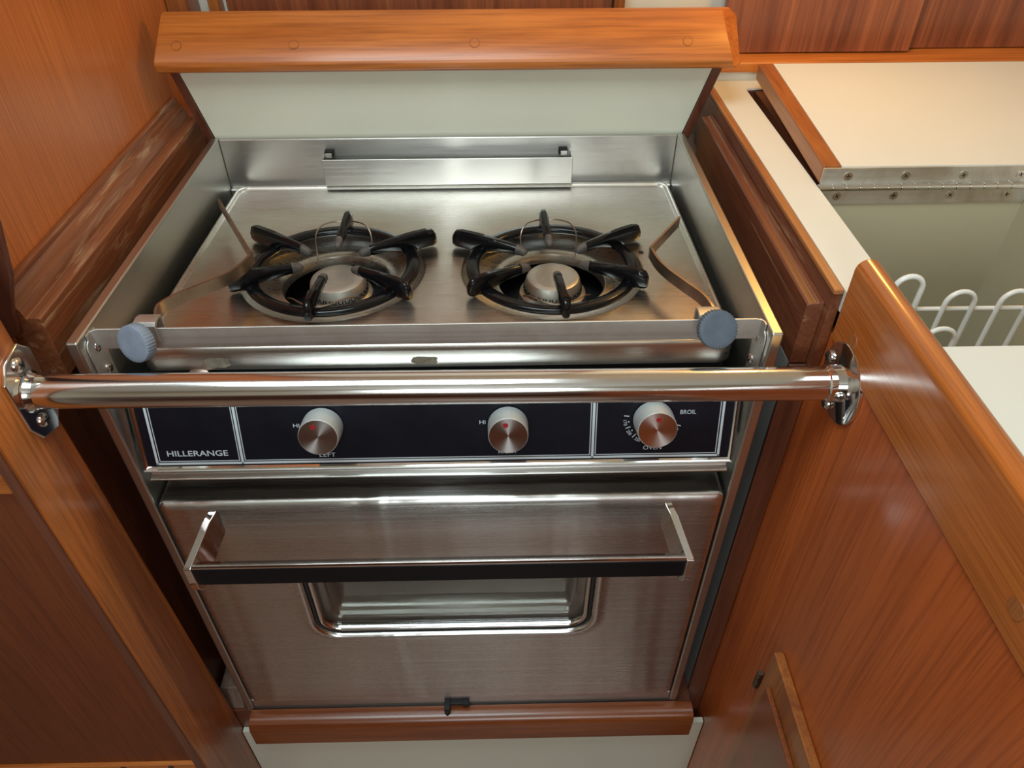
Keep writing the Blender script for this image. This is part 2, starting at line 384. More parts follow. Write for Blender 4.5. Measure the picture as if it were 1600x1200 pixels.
# --- cooktop with two dished wells
BC = [(-0.1055, 0.1750), (0.1065, 0.1735)]      # wells and pan supports
BB = [(-0.1050, 0.1810), (0.1080, 0.1790)]      # burners
def tilt(mb):
    mb.v = [(x, y, z-(y-0.182)*0.032) for x, y, z in mb.v]; return mb
TX0, TX1, TY0, TY1, TZ = -0.2485, 0.2535, 0.046, 0.3675, -0.0490
ct = MB()
NS = 96
for (cx, cy), (xa, xb) in zip(BC, ((TX0+0.006, 0.0), (0.0, TX1-0.006))):
    ya, yb = TY0+0.006, TY1-0.006
    angs = [2*PI*k/NS for k in range(NS)]
    outer = []
    for a in angs:
        dx, dy = math.cos(a), math.sin(a)
        t = min(((xb-cx)/dx if dx > 1e-9 else (xa-cx)/dx if dx < -1e-9 else 1e9), ((yb-cy)/dy if dy > 1e-9 else (ya-cy)/dy if dy < -1e-9 else 1e9))
        outer.append([cx+dx*t, cy+dy*t])
    for X in (xa, xb):
        for Y in (ya, yb):
            k = min(range(NS), key=lambda i: (outer[i][0]-X)**2+(outer[i][1]-Y)**2); outer[k] = [X, Y]
    loops = [[(x, y, TZ) for x, y in outer]]
    for r, z in ((0.0895, 0.0), (0.0880, -0.0004), (0.0862, -0.002), (0.083, -0.0050), (0.075, -0.0090), (0.066, -0.0118), (0.0575, -0.0130), (0.0550, -0.0122), (0.0530, -0.0124), (0.0522, -0.0140), (0.0522, -0.0200)):
        f_ = min(max((0.0905-r)/0.035, 0), 1)*0.005
        loops.append([(cx+r*math.cos(a), cy+f_+r*math.sin(a), TZ+z*1.35) for a in angs])
    ct.loft(loops, False, False)
# raised bead and folded lip around the edge
def trl(off, z, r): return rrect(TX0-off, TX1+off, TY0-off, TY1+off, r, 8, lambda x, y: (x, y, z))
ct.loft([trl(-0.0075, TZ-0.0003, 0.009), trl(-0.006, TZ+0.0002, 0.010), trl(-0.0045, TZ+0.0022, 0.011), trl(-0.003, TZ+0.0032, 0.012), trl(-0.0015, TZ+0.0030, 0.013),
         trl(0.0, TZ+0.0012, 0.014), trl(0.0004, TZ-0.003, 0.014), trl(0.0004, TZ-0.020, 0.014)], False, False)
cto = tilt(ct).build('cooktop', M['steel_top'], st, angle=50)
MB().lathe([(0.0026, 0.0), (0.0026, 0.0003)], (0.1975, 0.2030, TZ-0.0004), (0, 0, 1), 16).build('vent_hole', M['dark'], cto)
# tape residue on the front lip
for x0, x1, zt, zb in ((-0.1940, -0.1735, -0.0520, -0.0625), (-0.0200, 0.0020, -0.0535, -0.0615)):
    q = []
    for k in range(28):
        a = 2*PI*k/28; j = 1+random.uniform(-0.14, 0.14); ca, sa = math.cos(a), math.sin(a)
        q.append(((x0+x1)/2+(x1-x0)/2*math.copysign(abs(ca)**0.5, ca)*j, (zt+zb)/2+(zt-zb)/2*math.copysign(abs(sa)**0.5, sa)*j))
    MB().prism(q, 'Y', 0.04545, 0.0457).build('tape_residue', M['residue'], cto, smooth=False)
# dark burner box below the tray
MB().box(-0.2585, 0.2585, 0.03, 0.3715, -0.118, -0.112).build('burner_box', M['dark'], st)
MB().box(-0.252, 0.252, 0.062, 0.065, -0.112, -0.078).build('front_baffle', M['dark'], st)
for i, (cx, cy) in enumerate(BB):
    hb = MB().lathe([(0.0350, -0.104), (0.0345, -0.0905), (0.0335, -0.0895)], (cx, cy, 0), (0, 0, 1), 64).build('burner', M['aluminium'], st)
    MB().lathe([(0.0335, -0.0894), (0.0336, -0.0815), (0.0328, -0.0785), (0.0305, -0.0768), (0.0293, -0.0760), (0.0286, -0.0740), (0.0268, -0.0640), (0.0256, -0.0616), (0.0235, -0.0606), (0.0170, -0.0612), (0.001, -0.0616)],
               (cx, cy, 0), (0, 0, 1), 64).build('burner_cap', M['aluminium'], hb)
    po = MB()
    for k in range(28):
        a = 2*PI*k/28
        e = Vector((math.cos(a), math.sin(a), 0)); t = Vector((-e.y, e.x, 0)); c0 = Vector((cx, cy, -0.0772))+e*0.0303
        pts = []
        for j in range(9):
            q = PI+PI*j/8; zz = 0.0012*(0 if 0 < j < 8 else 1)+0.0022*math.sin(q); zc = -0.0712+zz
            pts.append(Vector((cx, cy, zc))+e*(0.0287-(zc+0.0740)*0.18+0.0002)+t*(0.0021*math.cos(q)))
        po.tube(pts, 0.00055, 6)
    po.build('flame_ports', M['dark'], hb)

# --- front retaining rail and its end tabs
rl = MB()
RY = 0.020
path = [(-0.2594, 0.012, -0.0115), (-0.2594, 0.016, -0.0115), (-0.2580, 0.0185, -0.0110), (-0.2545, RY, -0.0107), (0.0, RY, -0.0103), (0.2545, RY, -0.0098), (0.2580, 0.0185, -0.0098), (0.2594, 0.016, -0.0098), (0.2594, 0.012, -0.0098)]
rl.ribbon(path, 0.0190, 0.0016)
ro = rl.build('retaining_rail', M['steel_rail'], st, bevel=0.0004)
for sgn in (-1, 1):
    q = [(0.026, -0.0040), (0.0175, -0.0040), (0.0090, -0.0085), (0.0070, -0.0120), (0.0072, -0.060), (0.030, -0.060), (0.0300, -0.022)]
    a, b = sorted((sgn*0.2603, sgn*0.2590))
    MB().prism(q, 'X', a, b).build('end_tab', M['steel_rail'], ro, bevel=0.0004)
    for y, z in (((0.0190, -0.0173), (0.0205, -0.0400)) if sgn < 0 else ((0.0210, -0.0173), (0.0225, -0.0420))):
        screw(ro, (sgn*0.2589, y, z), (-sgn, 0, 0), 0.0046)
# copper toned valve cap glimpsed behind the tube
MB().lathe([(0.010, 0), (0.011, 0.003), (0.010, 0.006), (0.006, 0.0075)], (-0.2015, 0.0430, -0.0740), (0, -0.55, 0.83), 28).build('valve_cap', M['pink_cap'], st)

# --- control panel, leaning back
P0 = Vector((0, 0.004, -0.145)); PV = Vector((0, 0.266, 0.964)).normalized(); PNv = Vector((0, -PV.z, PV.y)); PU = Vector((1, 0, 0))
def pp(u, v, h=0.0): return P0 + PU*u + PV*v + PNv*h
def pbox(mb, u0, u1, v0, v1, h0, h1):
    return mb.hexa([pp(u0, v0, h0), pp(u1, v0, h0), pp(u1, v1, h0), pp(u0, v1, h0)], [pp(u0, v0, h1), pp(u1, v0, h1), pp(u1, v1, h1), pp(u0, v1, h1)])
PT = 0.079
cp = pbox(MB(), -0.2565, 0.2565, 0.003, PT-0.003, -0.006, 0.0).build('control_panel', M['black_panel'], st)
fr = MB()
outer = [(-0.2590, 0.0002), (0.2590, 0.0002), (0.2590, PT), (-0.2590, PT)]
def inset(d): return [(-0.2590+d, 0.0002+d), (0.2590-d, 0.0002+d), (0.2590-d, PT-d), (-0.2590+d, PT-d)]
fr.loft([[pp(u, v, -0.006) for u, v in inset(0)], [pp(u, v, 0.0005) for u, v in inset(0)], [pp(u, v, 0.0022) for u, v in inset(0.0022)], [pp(u, v, 0.0018) for u, v in inset(0.0036)], [pp(u, v, -0.0002) for u, v in inset(0.0050)]], False, False)
fr.build('panel_frame', M['chrome'], cp, angle=20)
pr_ = MB()
def line(u0, u1, v0, v1): pbox(pr_, u0, u1, v0, v1, 0.0001, 0.0003)
# broad outer border with thin inner outlines of the three fields
bl, brr, bb, bt = -0.2462, 0.2462, 0.0068, 0.0735
line(bl, brr, bb, bb+0.0021); line(bl, brr, bt-0.0021, bt); line(bl, bl+0.0021, bb, bt); line(brr-0.0021, brr, bb, bt)
for d in (-0.1712, 0.1342): line(d-0.0011, d+0.0011, bb, bt)
for u0, u1 in ((bl, -0.1712), (-0.1712, 0.1342), (0.1342, brr)):
    a = u0+(0.0033 if u0 == bl else 0.0021); b = u1-(0.0033 if u1 == brr else 0.0021); t_ = 0.0007
    line(a, b, bb+0.0031, bb+0.0031+t_); line(a, b, bt-0.0031-t_, bt-0.0031); line(a, a+t_, bb+0.0031, bt-0.0031); line(b-t_, b, bb+0.0031, bt-0.0031)
pr_.build('panel_lines', M['print'], cp, smooth=False)

def panel_text(txt, u, v, width, height, name='lettering', rot=0.0, bold=0.0, center=False):
    vs_, fs = text_mesh(txt, height/0.70, 1.0, bold)
    x0 = min(p[0] for p in vs_); x1 = max(p[0] for p in vs_); y0 = min(p[1] for p in vs_); y1 = max(p[1] for p in vs_)
    kx = width/(x1-x0); ky = height/(y1-y0); m = MB(); c, s = math.cos(rot), math.sin(rot); out = []
    for x, y in vs_:
        a = (x-x0)*kx-(width/2 if center else 0); b = (y-y0)*ky-(height/2 if center else 0)
        out.append(pp(u+a*c-b*s, v+a*s+b*c, 0.0003))
    m.add(out, fs)
    return m.build(name, M['print'], cp, smooth=False)
panel_text('HILLERANGE', -0.2350, 0.0152, 0.0525, 0.0056, bold=0.0001)
panel_text('HI', -0.1228, 0.0420, 0.0052, 0.0036)
panel_text('LEFT', -0.1038, 0.0125, 0.0140, 0.0040)
panel_text('HI', 0.0362, 0.0425, 0.0050, 0.0036)
panel_text('RIGHT', 0.0520, 0.0130, 0.0165, 0.0040)
panel_text('OVEN', 0.1785, 0.0145, 0.0160, 0.0040)
panel_text('BROIL', 0.2082, 0.0490, 0.0135, 0.0040)
KO = (0.1850, 0.0455)
for txt, a in (('170', 190), ('200', 215), ('250', 240), ('60', 331)):
    ar = math.radians(a)
    panel_text(txt, KO[0]+0.0240*math.cos(ar), KO[1]+0.0240*math.sin(ar), 0.0052 if len(txt) == 3 else 0.0038, 0.0030, 'dial_number', ar+PI/2+(0 if a < 300 else 0), center=True)
for a, r0, r1 in ((174, 0.0205, 0.0250), (203, 0.0205, 0.0250), (228, 0.0205, 0.0250), (252, 0.0205, 0.0250), (342, 0.0205, 0.0260)):
    ar = math.radians(a); e = (math.cos(ar), math.sin(ar)); n_ = (-e[1]*0.00035, e[0]*0.00035)
    q = [(KO[0]+e[0]*r0+n_[0], KO[1]+e[1]*r0+n_[1]), (KO[0]+e[0]*r0-n_[0], KO[1]+e[1]*r0-n_[1]), (KO[0]+e[0]*r1-n_[0], KO[1]+e[1]*r1-n_[1]), (KO[0]+e[0]*r1+n_[0], KO[1]+e[1]*r1+n_[1])]
    MB().hexa([pp(u, v, 0.0001) for u, v in q], [pp(u, v, 0.0003) for u, v in q]).build('dial_tick', M['print'], cp, smooth=False)
for a in (189, 214, 239):
    ar = math.radians(a); MB().lathe([(0.0006, 0.0001), (0.0006, 0.0003)], pp(KO[0]+0.0208*math.cos(ar), KO[1]+0.0208*math.sin(ar)), PNv, 12).build('dial_dot', M['print'], cp, smooth=False)

# --- knobs
rot_k = Matrix(((1, 0, 0), (0, PV.y, PNv.y), (0, PV.z, PNv.z))).to_euler()   # local z = panel normal
def knob(u, v, dot, h=0.0215, r=0.0168):
    m = MB().lathe([(r*0.90, 0.0), (r*1.02, 0.0012), (r*1.03, 0.004), (r, h-0.0016), (r*0.985, h-0.0005), (r*0.955, h)], (0, 0, 0), (0, 0, 1), 72, cap1=False)
    k = m.build('knob', M['knob_side'], None, origin=(0, 0, 0))
    f = MB().lathe([(r*0.955, h), (r*0.60, h-0.0002), (r*0.30, h-0.0003), (r*0.0005, h-0.0004)], (0, 0, 0), (0, 0, 1), 72, cap0=False).build('knob_face', M['knob_face'], k, origin=(0, 0, 0))
    du, dv = dot
    MB().lathe([(0.0023, 0.0), (0.0022, 0.0003)], (du, dv, h-0.0001), (0, 0, 1), 20).build('indicator_dot', M['red_dot'], k, origin=(0, 0, 0))
    k.parent = st; k.rotation_euler = rot_k; k.location = pp(u, v, 0.0008) - root_loc(st)
    return k
knob(-0.0970, 0.0440, (-0.0030, 0.0098))
knob(0.0605, 0.0425, (-0.0022, 0.0100))
knob(0.1848, 0.0455, (0.0004, 0.0100))

# --- strip under the panel, dark gap
sh = MB().prism([(0.0085, -0.1452), (0.0070, -0.1512), (0.0020, -0.1530), (0.0016, -0.1540), (0.0024, -0.1549), (0.030, -0.1552), (0.030, -0.1452)], 'X', -0.2555, 0.2555)
sh.build('drip_strip', M['steel'], st, bevel=0.0008)
MB().box(-0.2603, 0.2603, 0.040, 0.043, -0.57, -0.113).build('oven_front', M['steel'], st)

# --- oven door
DZ0, DZ1 = -0.5560, -0.1800
od = MB()
cxs = 0.2588
prof = []
def dl(x, zb, zt, y, r): return rrect(-x, x, zb, zt, r, 6, lambda a, b: (a, y, b))
WX0, WX1, WZ0, WZ1, WR = -0.1500, 0.1490, -0.4060, -0.2800, 0.026
def wl(d, y): return rrect(WX0-d, WX1+d, WZ0-d, WZ1+d, WR+d, 6, lambda a, b: (a, y, b))
od.loft([dl(cxs, DZ0, -0.1812, 0.036, 0.006), dl(cxs, DZ0, -0.1826, 0.0040, 0.006), dl(cxs-0.0003, DZ0+0.0002, -0.1832, 0.0018, 0.006), dl(cxs-0.0010, DZ0+0.0008, -0.1848, 0.0000, 0.0065),
         dl(cxs-0.0022, DZ0+0.0018, -0.1868, -0.0012, 0.007), dl(cxs-0.0045, DZ0+0.003, -0.1892, -0.0020, 0.0075), dl(cxs-0.0075, DZ0+0.004, -0.1915, -0.0020, 0.008),
         wl(0.016, -0.0020), wl(0.011, -0.0023), wl(0.0075, -0.0032), wl(0.0045, -0.0040), wl(0.0020, -0.0034), wl(0.0003, -0.0010), wl(0.0, 0.0030), wl(0.0, 0.0120)], True, False)
doo = od.build('oven_door', M['steel_door'], st, angle=60)
g1 = MB().loft([wl(-0.0004, 0.0030), wl(-0.0004, 0.0005), wl(-0.0020, -0.0002), wl(-0.0034, 0.0005), wl(-0.0034, 0.0040)], False, False).build('window_gasket', M['rubber'], doo, angle=60)
MB().loft([wl(-0.0036, 0.0060), wl(-0.0036, 0.0015), wl(-0.0052, 0.0000), wl(-0.0072, 0.0006), wl(-0.0084, 0.0030), wl(-0.0084, 0.0060)], False, False).build('window_trim', M['chrome'], doo, angle=60)
MB().prism(rrect(WX0+0.0086, WX1-0.0086, WZ0+0.0086, WZ1-0.0086, 0.017, 6), 'Y', 0.0048, 0.0072).build('window_pane', M['glass'], doo)
# inner frame and oven liner seen through the glass
MB().loft([wl(-0.0030, 0.0130), wl(-0.0090, 0.0130), wl(-0.0150, 0.0150), wl(-0.0165, 0.0190), wl(-0.0180, 0.0190), wl(-0.0215, 0.0240), wl(-0.0230, 0.0330)], False, False).build('inner_frame', M['steel'], doo, angle=50)
MB().box(-0.135, 0.135, 0.0335, 0.0350, -0.395, -0.29).build('oven_liner', M['oven_in'], doo)
# handle
hd = MB().prism([(-0.0355, -0.2220), (-0.0425, -0.2165), (-0.0445, -0.2165), (-0.0455, -0.2180), (-0.0455, -0.2205), (-0.0440, -0.2215), (-0.0440, -0.2225), (-0.0355, -0.2225)], 'X', -0.2240, 0.2195)
ho = hd.build('handle', M['chrome'], doo, bevel=0.0004)
hg = MB().prism([(-0.0360, -0.2226), (-0.0450, -0.2226), (-0.0450, -0.2445), (-0.0430, -0.2465), (-0.0375, -0.2465), (-0.0360, -0.2445)], 'X', -0.2240, 0.2195)
hgo = hg.build('handle_grip', M['black_plastic'], doo, bevel=0.0006)
for sg, xd, xf in ((-1, -0.2080, -0.2275), (1, 0.2060, 0.2235)):
    q = [(-0.0025, -0.1905), (-0.0130, -0.1945), (-0.0445, -0.2165), (-0.0470, -0.2190), (-0.0470, -0.2480), (-0.0440, -0.2540), (-0.0370, -0.2545), (-0.0340, -0.2500), (-0.0120, -0.2300), (-0.0025, -0.2230)]
    def xo(y): return xd+(xf-xd)*(y/-0.047)
    MB().loft([[(xo(y)-0.0034, y, z) for y, z in q], [(xo(y)+0.0034, y, z) for y, z in q]]).build('handle_bracket', M['chrome'], doo, bevel=0.0006)
# sill under the door with the small black latch
MB().box(-0.2603, 0.2603, 0.002, 0.020, -H, -0.5585).build('sill', M['steel'], st, bevel=0.001)
lt = MB().box(-0.0215, -0.0145, -0.012, 0.002, -0.5780, -0.5640).box(-0.0145, 0.0010, -0.005, 0.002, -0.5680, -0.5650).box(0.0010, 0.0090, -0.006, 0.002, -0.5720, -0.5640)
lt.tube([(-0.018, -0.010, -0.572), (-0.018, -0.012, -0.585)], 0.0028, 12)
lt.build('door_latch', M['slot'], st, bevel=0.0005)

# ================================================================= GRATES
def grate(name, label, cx, cy, a0, outs, lens):
    g = thing(name, label, 'pan support', (cx, cy, TZ), 'cast pan supports on the cooktop')
    def ringp(r, z): return [(cx+r*math.cos(2*PI*k/72), cy+r*math.sin(2*PI*k/72), TZ+z) for k in range(72)]
    rg = MB().loft([ringp(0.0715, 0.0010), ringp(0.0825, 0.0010), ringp(0.0835, 0.0025), ringp(0.0825, 0.0055), ringp(0.0810, 0.0066), ringp(0.0730, 0.0066), ringp(0.0715, 0.0055), ringp(0.0705, 0.0025)], closed=True)
    tilt(rg).build('ring', M['enamel'], g, angle=60)
    for k in range(6):
        a = math.radians(outs[k]); e = Vector((math.cos(a), math.sin(a), 0)); t = Vector((-e.y, e.x, 0)); z = Vector((0, 0, 1)); c = Vector((cx, cy, TZ))
        # blade section stations: radius, bottom, top, half thickness
        L = lens[k]
        S = [(0.0275, 0.0100, 0.0130, 0.0022), (0.0300, 0.0080, 0.0150, 0.0034), (0.0420, 0.0075, 0.0175, 0.0037), (0.0560, 0.0070, 0.0188, 0.0039), (0.0680, 0.0030, 0.0198, 0.0041), (0.0760, 0.0012, 0.0203, 0.0048), (0.0840, 0.0012, 0.0207, 0.0046), (L-0.0100, 0.0020, 0.0207, 0.0044), (L-0.0030, 0.0020, 0.0190, 0.0040), (L, 0.0035, 0.0140, 0.0030)]
        loops = []
        for r, b, tp, hw in S:
            loops.append([c+e*r+t*s_*hw*q+z*h for s_, q, h in ((-1, .55, b), (-1, 1, b+(tp-b)*.2), (-1, 1, b+(tp-b)*.75), (-1, .5, tp), (1, .5, tp), (1, 1, b+(tp-b)*.75), (1, 1, b+(tp-b)*.2), (1, .55, b))])
        fg = tilt(MB().loft(loops)).build('finger', M['enamel'], g, angle=60)
        tl = [[p+(p-(c+e*r+z*(b+tp)/2))*0.03 for p in lp_] for lp_, (r, b, tp, hw) in zip(loops[:3], S[:3])]
        tl = [[q-e*0.0003 for q in tl[0]], tl[1], [q-e*0.004 for q in tl[2]]]
        tilt(MB().loft(tl)).build('burnt_tip', M['enamel_worn'], fg, angle=60)
    # wire clips at back and front
    def arch(s_, h_): return [(cx+x, cy+s_*y, TZ+z_) for x, y, z_ in h_]
    for sgn_, P in ((1, [(-0.0275, 0.0525, -0.0160), (-0.0285, 0.058, -0.0085), (-0.0285, 0.0645, 0.004), (-0.0230, 0.0720, 0.0115), (-0.0130, 0.0775, 0.0130), (-0.0045, 0.0800, 0.0125), (0.0045, 0.0800, 0.0125), (0.0130, 0.0775, 0.0130), (0.0230, 0.0720, 0.0115), (0.0285, 0.0645, 0.004), (0.0285, 0.058, -0.0085), (0.0275, 0.0525, -0.0160)]),
                    (-1, [(-0.030, -0.060, 0.0075), (-0.024, -0.066, 0.0105), (-0.014, -0.075, 0.0110), (-0.004, -0.0790, 0.0105), (0.004, -0.0790, 0.0105), (0.014, -0.075, 0.0110), (0.024, -0.066, 0.0105), (0.030, -0.060, 0.0075)])):
        tilt(MB().tube(smooth_path([(cx+x, cy+y, TZ+z_) for x, y, z_ in P], 4), 0.0008, 8)).build('wire_clip', M['strap'], g)
    return g
grate('pan_support', 'black enamel pan support with six fingers over the left burner', BC[0][0], BC[0][1], 0, [27, 88, 146, 204, 266, 324], [0.108, 0.094, 0.110, 0.097, 0.092, 0.099])
grate('pan_support', 'black enamel pan support with six fingers over the right burner', BC[1][0], BC[1][1], 0, [31, 93, 154, 213, 274, 334], [0.107, 0.094, 0.108, 0.095, 0.092, 0.095])

# ================================================================= POT CLAMPS
def clamp(label, kc, kax, arm, corner, mat, sgn):
    g = thing('pot_clamp', label, 'pot holder', (kc[0], RY, -0.001), 'adjustable pot holders on the stove rail')
    A = Vector(kax).normalized(); K = Vector(kc)
    NK = 144
    MB().lathe([(0.0138, -0.0045), (0.0148, -0.0038), (0.0148, 0.0038), (0.0142, 0.0045), (0.0110, 0.0047), (0.0040, 0.0043), (0.0005, 0.0044)], K, A, NK, fn=lambda j, k, r: r*(0.965 if (k % 4) < 2 and j in (1, 2) else 1)).build('thumb_knob', mat, g, angle=50)
    MB().tube([K-A*0.003, Vector((kc[0], RY-0.0009, kc[2]-0.002))], 0.0028, 12).build('stud', M['screw'], g)
    x = kc[0]+sgn*-0.002
    MB().prism([(RY-0.0030, -0.012), (RY-0.0012, -0.012), (RY-0.0012, 0.0010), (RY+0.0050, 0.0028), (RY+0.0100, 0.0020), (RY+0.0100, -0.0130), (RY+0.0120, -0.0130), (RY+0.0120, 0.0032), (RY+0.0060, 0.0052), (RY-0.0010, 0.0046), (RY-0.0030, 0.0020)], 'X', x-0.0085, x+0.0085).build('bracket', M['steel_rail'], g, bevel=0.0004)
    i = corner
    pts = smooth_path(arm[:i+1], 8)
    # a tight bend at the corner
    pts = pts[:-1] + [Vector(arm[i])*0.9+Vector(arm[i-1])*0.1 if False else Vector(arm[i])]
    pts += smooth_path(arm[i:], 4)[1:]
    MB().ribbon(pts, 0.0115, 0.0022).build('arm', M['strap'], g, bevel=0.0005, angle=30)
zA = -0.0215
clamp('grey knobbed pot holder with bent steel arm at the left end of the rail', (-0.2180, 0.0040, -0.0030), (-0.36, -0.88, 0.28),
      [(-0.2155, 0.0335, -0.008), (-0.2190, 0.042, -0.012), (-0.2275, 0.058, zA), (-0.2300, 0.074, zA), (-0.2210, 0.088, zA), (-0.2080, 0.100, zA), (-0.1890, 0.117, zA), (-0.1780, 0.135, zA), (-0.1725, 0.1560, zA), (-0.1790, 0.166, zA), (-0.2330, 0.264, zA)], 8, M['grey_knob_pale'], -1)
clamp('dark grey knobbed pot holder with bent steel arm at the right end of the rail', (0.2190, 0.0040, 0.0020), (0.0, -0.87, 0.48),
      [(0.2230, 0.0335, -0.007), (0.2270, 0.042, -0.012), (0.2320, 0.054, zA), (0.2310, 0.066, zA), (0.2270, 0.080, zA), (0.2170, 0.098, zA), (0.2070, 0.116, zA), (0.1995, 0.135, zA), (0.1960, 0.1560, zA), (0.1985, 0.161, zA), (0.2335, 0.214, zA)], 8, M['grey_knob'], 1)

# ================================================================= SAFETY BAR
BR = 0.0128
BL_, BRt = Vector((-0.2845, -0.0355, -0.0160)), Vector((0.3060, -0.0275, -0.0266))
sb = thing('safety_bar', 'polished stainless grab bar across the front of the stove', 'grab bar', (0.0, -0.0315, -0.0215))
MB().tube([BL_.lerp(BRt, k/8) for k in range(9)], BR, 48).build('tube', M['tube'], sb, angle=60)
bd = (BRt-BL_).normalized()
BY, BZ = BL_.y, BL_.z
q = [(-0.0105, 0.033), (0.0095, 0.037), (0.0195, 0.026), (0.0195, -0.026), (0.0060, -0.041), (-0.0125, -0.0350), (-0.0205, -0.020), (-0.0205, 0.022)]
q = [(BY+a, BZ+b_) for a, b_ in q]
flo = MB().prism(q, 'X', -0.2859, -0.2828).build('flange', M['chrome'], sb, bevel=0.0012, seg=3)
MB().lathe([(BR+0.0030, 0.0016), (BR+0.0016, 0.0022), (BR+0.0008, 0.0042), (BR+0.0001, 0.0075)], BL_, bd, 40, cap0=False, cap1=False).build('weld_collar', M['chrome'], flo)
for y, z in ((-0.0360, 0.0090), (-0.0405, -0.0390)): screw(flo, (-0.2827, y, z), (1, 0, 0), 0.0056)
FC = Vector((0.3117, -0.0280, -0.0264))
fro = MB().lathe([(0.0315, 0.0), (0.0315, -0.0022), (0.0305, -0.0030)], FC, (1, 0, 0), 64).build('flange', M['chrome'], sb, angle=50)
MB().lathe([(BR+0.0003, -0.0150), (BR+0.0013, -0.0140), (BR+0.0016, -0.0028)], FC, (1, 0, 0), 40).build('socket', M['chrome'], fro)
for y, z in ((-0.0035, -0.0195), (-0.0215, -0.0520)): screw(fro, (0.3086, y, z), (-1, 0, 0), 0.0054)
screw(fro, (0.3040, -0.0280-BR-0.0014, -0.0270), (0, -1, 0.15), 0.0042)

# ================================================================= BACKSPLASH WITH TEAK CAP
bs = thing('backsplash', 'white laminate splashback with a teak cap rail behind the stove', 'splashback', (0, 0.39, -0.05))
def slab(xa0, xb0, xa1, xb1, y0, z0, y1, z1, th):
    return MB().hexa([(xa0, y0, z0), (xb0, y0, z0), (xb0, y0+th, z0), (xa0, y0+th, z0)], [(xa1, y1, z1), (xb1, y1, z1), (xb1, y1+th, z1), (xa1, y1+th, z1)])
slab(-0.2655, 0.2660, -0.2815, 0.2880, 0.3850, -0.004, 0.3680, 0.0860, 0.010).build('panel', M['laminate_cool'], bs)
slab(-0.2750, -0.2657, -0.2910, -0.2817, 0.3835, -0.008, 0.3665, 0.0860, 0.020).build('side_strip', M['mahogany'], bs, bevel=0.0008)
slab(0.2662, 0.2755, 0.2882, 0.2985, 0.3835, -0.008, 0.3665, 0.0860, 0.020).build('side_strip', M['mahogany'], bs, bevel=0.0008)
capq = [(0.3515, 0.0885), (0.3535, 0.0925), (0.3920, 0.1275), (0.4000, 0.1280), (0.4060, 0.1190), (0.3680, 0.0800), (0.3590, 0.0785), (0.3535, 0.0810)]
cpo = MB().loft([[(x_, y_, z_) for x_, (y_, z_) in zip(xs_, capq)] for xs_ in ((-0.2970, -0.2965, -0.2910, -0.2905, -0.2905, -0.2940, -0.2960, -0.2970), (0.3010, 0.3005, 0.2920, 0.3020, 0.3120, 0.3150, 0.3080, 0.3020))]).build('cap_rail', M['teak_x'], bs, bevel=0.0022, seg=3, angle=50)
cd = Vector((0, 0.3920-0.3535, 0.1275-0.0925)).normalized(); cn = Vector((0, -cd.z, cd.y))
for x in (-0.2730, -0.1530, 0.0330, 0.2540):
    c0 = Vector((x, 0.3535, 0.0925))+cd*0.0165
    MB().lathe([(0.0052, 0.0), (0.0052, 0.0002)], c0, cn, 28).build('plug_seam', M['bung_line'], cpo)
    MB().lathe([(0.0048, 0.0), (0.0048, 0.0003)], c0, cn, 28).build('plug', M['teak_x'], cpo)
# ================================================================= BEHIND: sliding doors, stiles, trim
def sdoor(label, x0, x1, y0, y1, z0, z1, mat):
    d = MB().box(x0, x1, y0, y1, z0, z1).build('sliding_door', mat, None, bevel=0.001, origin=((x0+x1)/2, (y0+y1)/2, z0))
    return tag(d, label, 'cabinet door', 'teak locker doors along the back')
sdoor('dark teak locker door behind the splashback cap rail', -0.2585, 0.1925, 0.5060, 0.5145, 0.055, 0.30, M['door_veneer'])
sdoor('teak locker door with bold stripes behind the cream hatch lid', 0.3240, 0.5550, 0.4905, 0.4995, 0.0535, 0.30, M['door_veneer'])
sdoor('recessed teak locker door at the far right', 0.5450, 1.05, 0.5030, 0.5120, 0.0535, 0.30, M['door_veneer'])
struct(MB().box(-0.3140, -0.2925, 0.470, 0.5145, 0.0, 0.95).build('trim_6', M['teak_z'], bevel=0.001))
struct(MB().box(-0.2765, -0.2640, 0.496, 0.5145, 0.0, 0.95).build('trim_7', M['teak_z'], bevel=0.001))
struct(MB().box(0.1935, 0.2060, 0.496, 0.5145, 0.0, 0.95).build('trim_8', M['teak_z'], bevel=0.001))
struct(MB().prism([(0.4635, 0.0395), (0.4635, 0.0495), (0.4650, 0.0510), (0.5140, 0.0530), (0.5140, 0.0395)], 'X', 0.300, 1.09).build('trim_9', M['teak_x'], bevel=0.0012))
struct(MB().box(0.300, 1.09, 0.4665, 0.5140, 0.0, 0.0393).build('trim_10', M['cream']))

# ================================================================= RIGHT CABINET
OX0, OX1, OY0, OY1 = 0.3474, 0.5480, -0.0570, 0.1850
cr = thing('cabinet', 'teak icebox cabinet right of the stove with a rounded fiddle rail', 'cabinet', (0.40, -0.4, -0.9))
MB().box(0.3120, 0.3260, -1.2, 0.0223, -0.9, -0.0105).build('side_panel', M['red_panel'], cr)
fp = []
for a in range(0, 91, 15): fp.append((0.3172-0.0085*math.sin(math.radians(a)) if False else 0.3185-0.0090*math.cos(math.radians(a)), 0.0515+0.0090*math.sin(math.radians(a))))
for a in range(0, 91, 15): fp.append((0.3190+0.0085*math.sin(math.radians(a)), 0.0520+0.0085*math.cos(math.radians(a))))
fp += [(0.3275, -0.0100), (0.3095, -0.0100)]
fdo = MB().prism(fp, 'Y', -1.2, 0.0068).build('fiddle_rail', M['fiddle'], cr, bevel=0.0016, seg=3, angle=50)
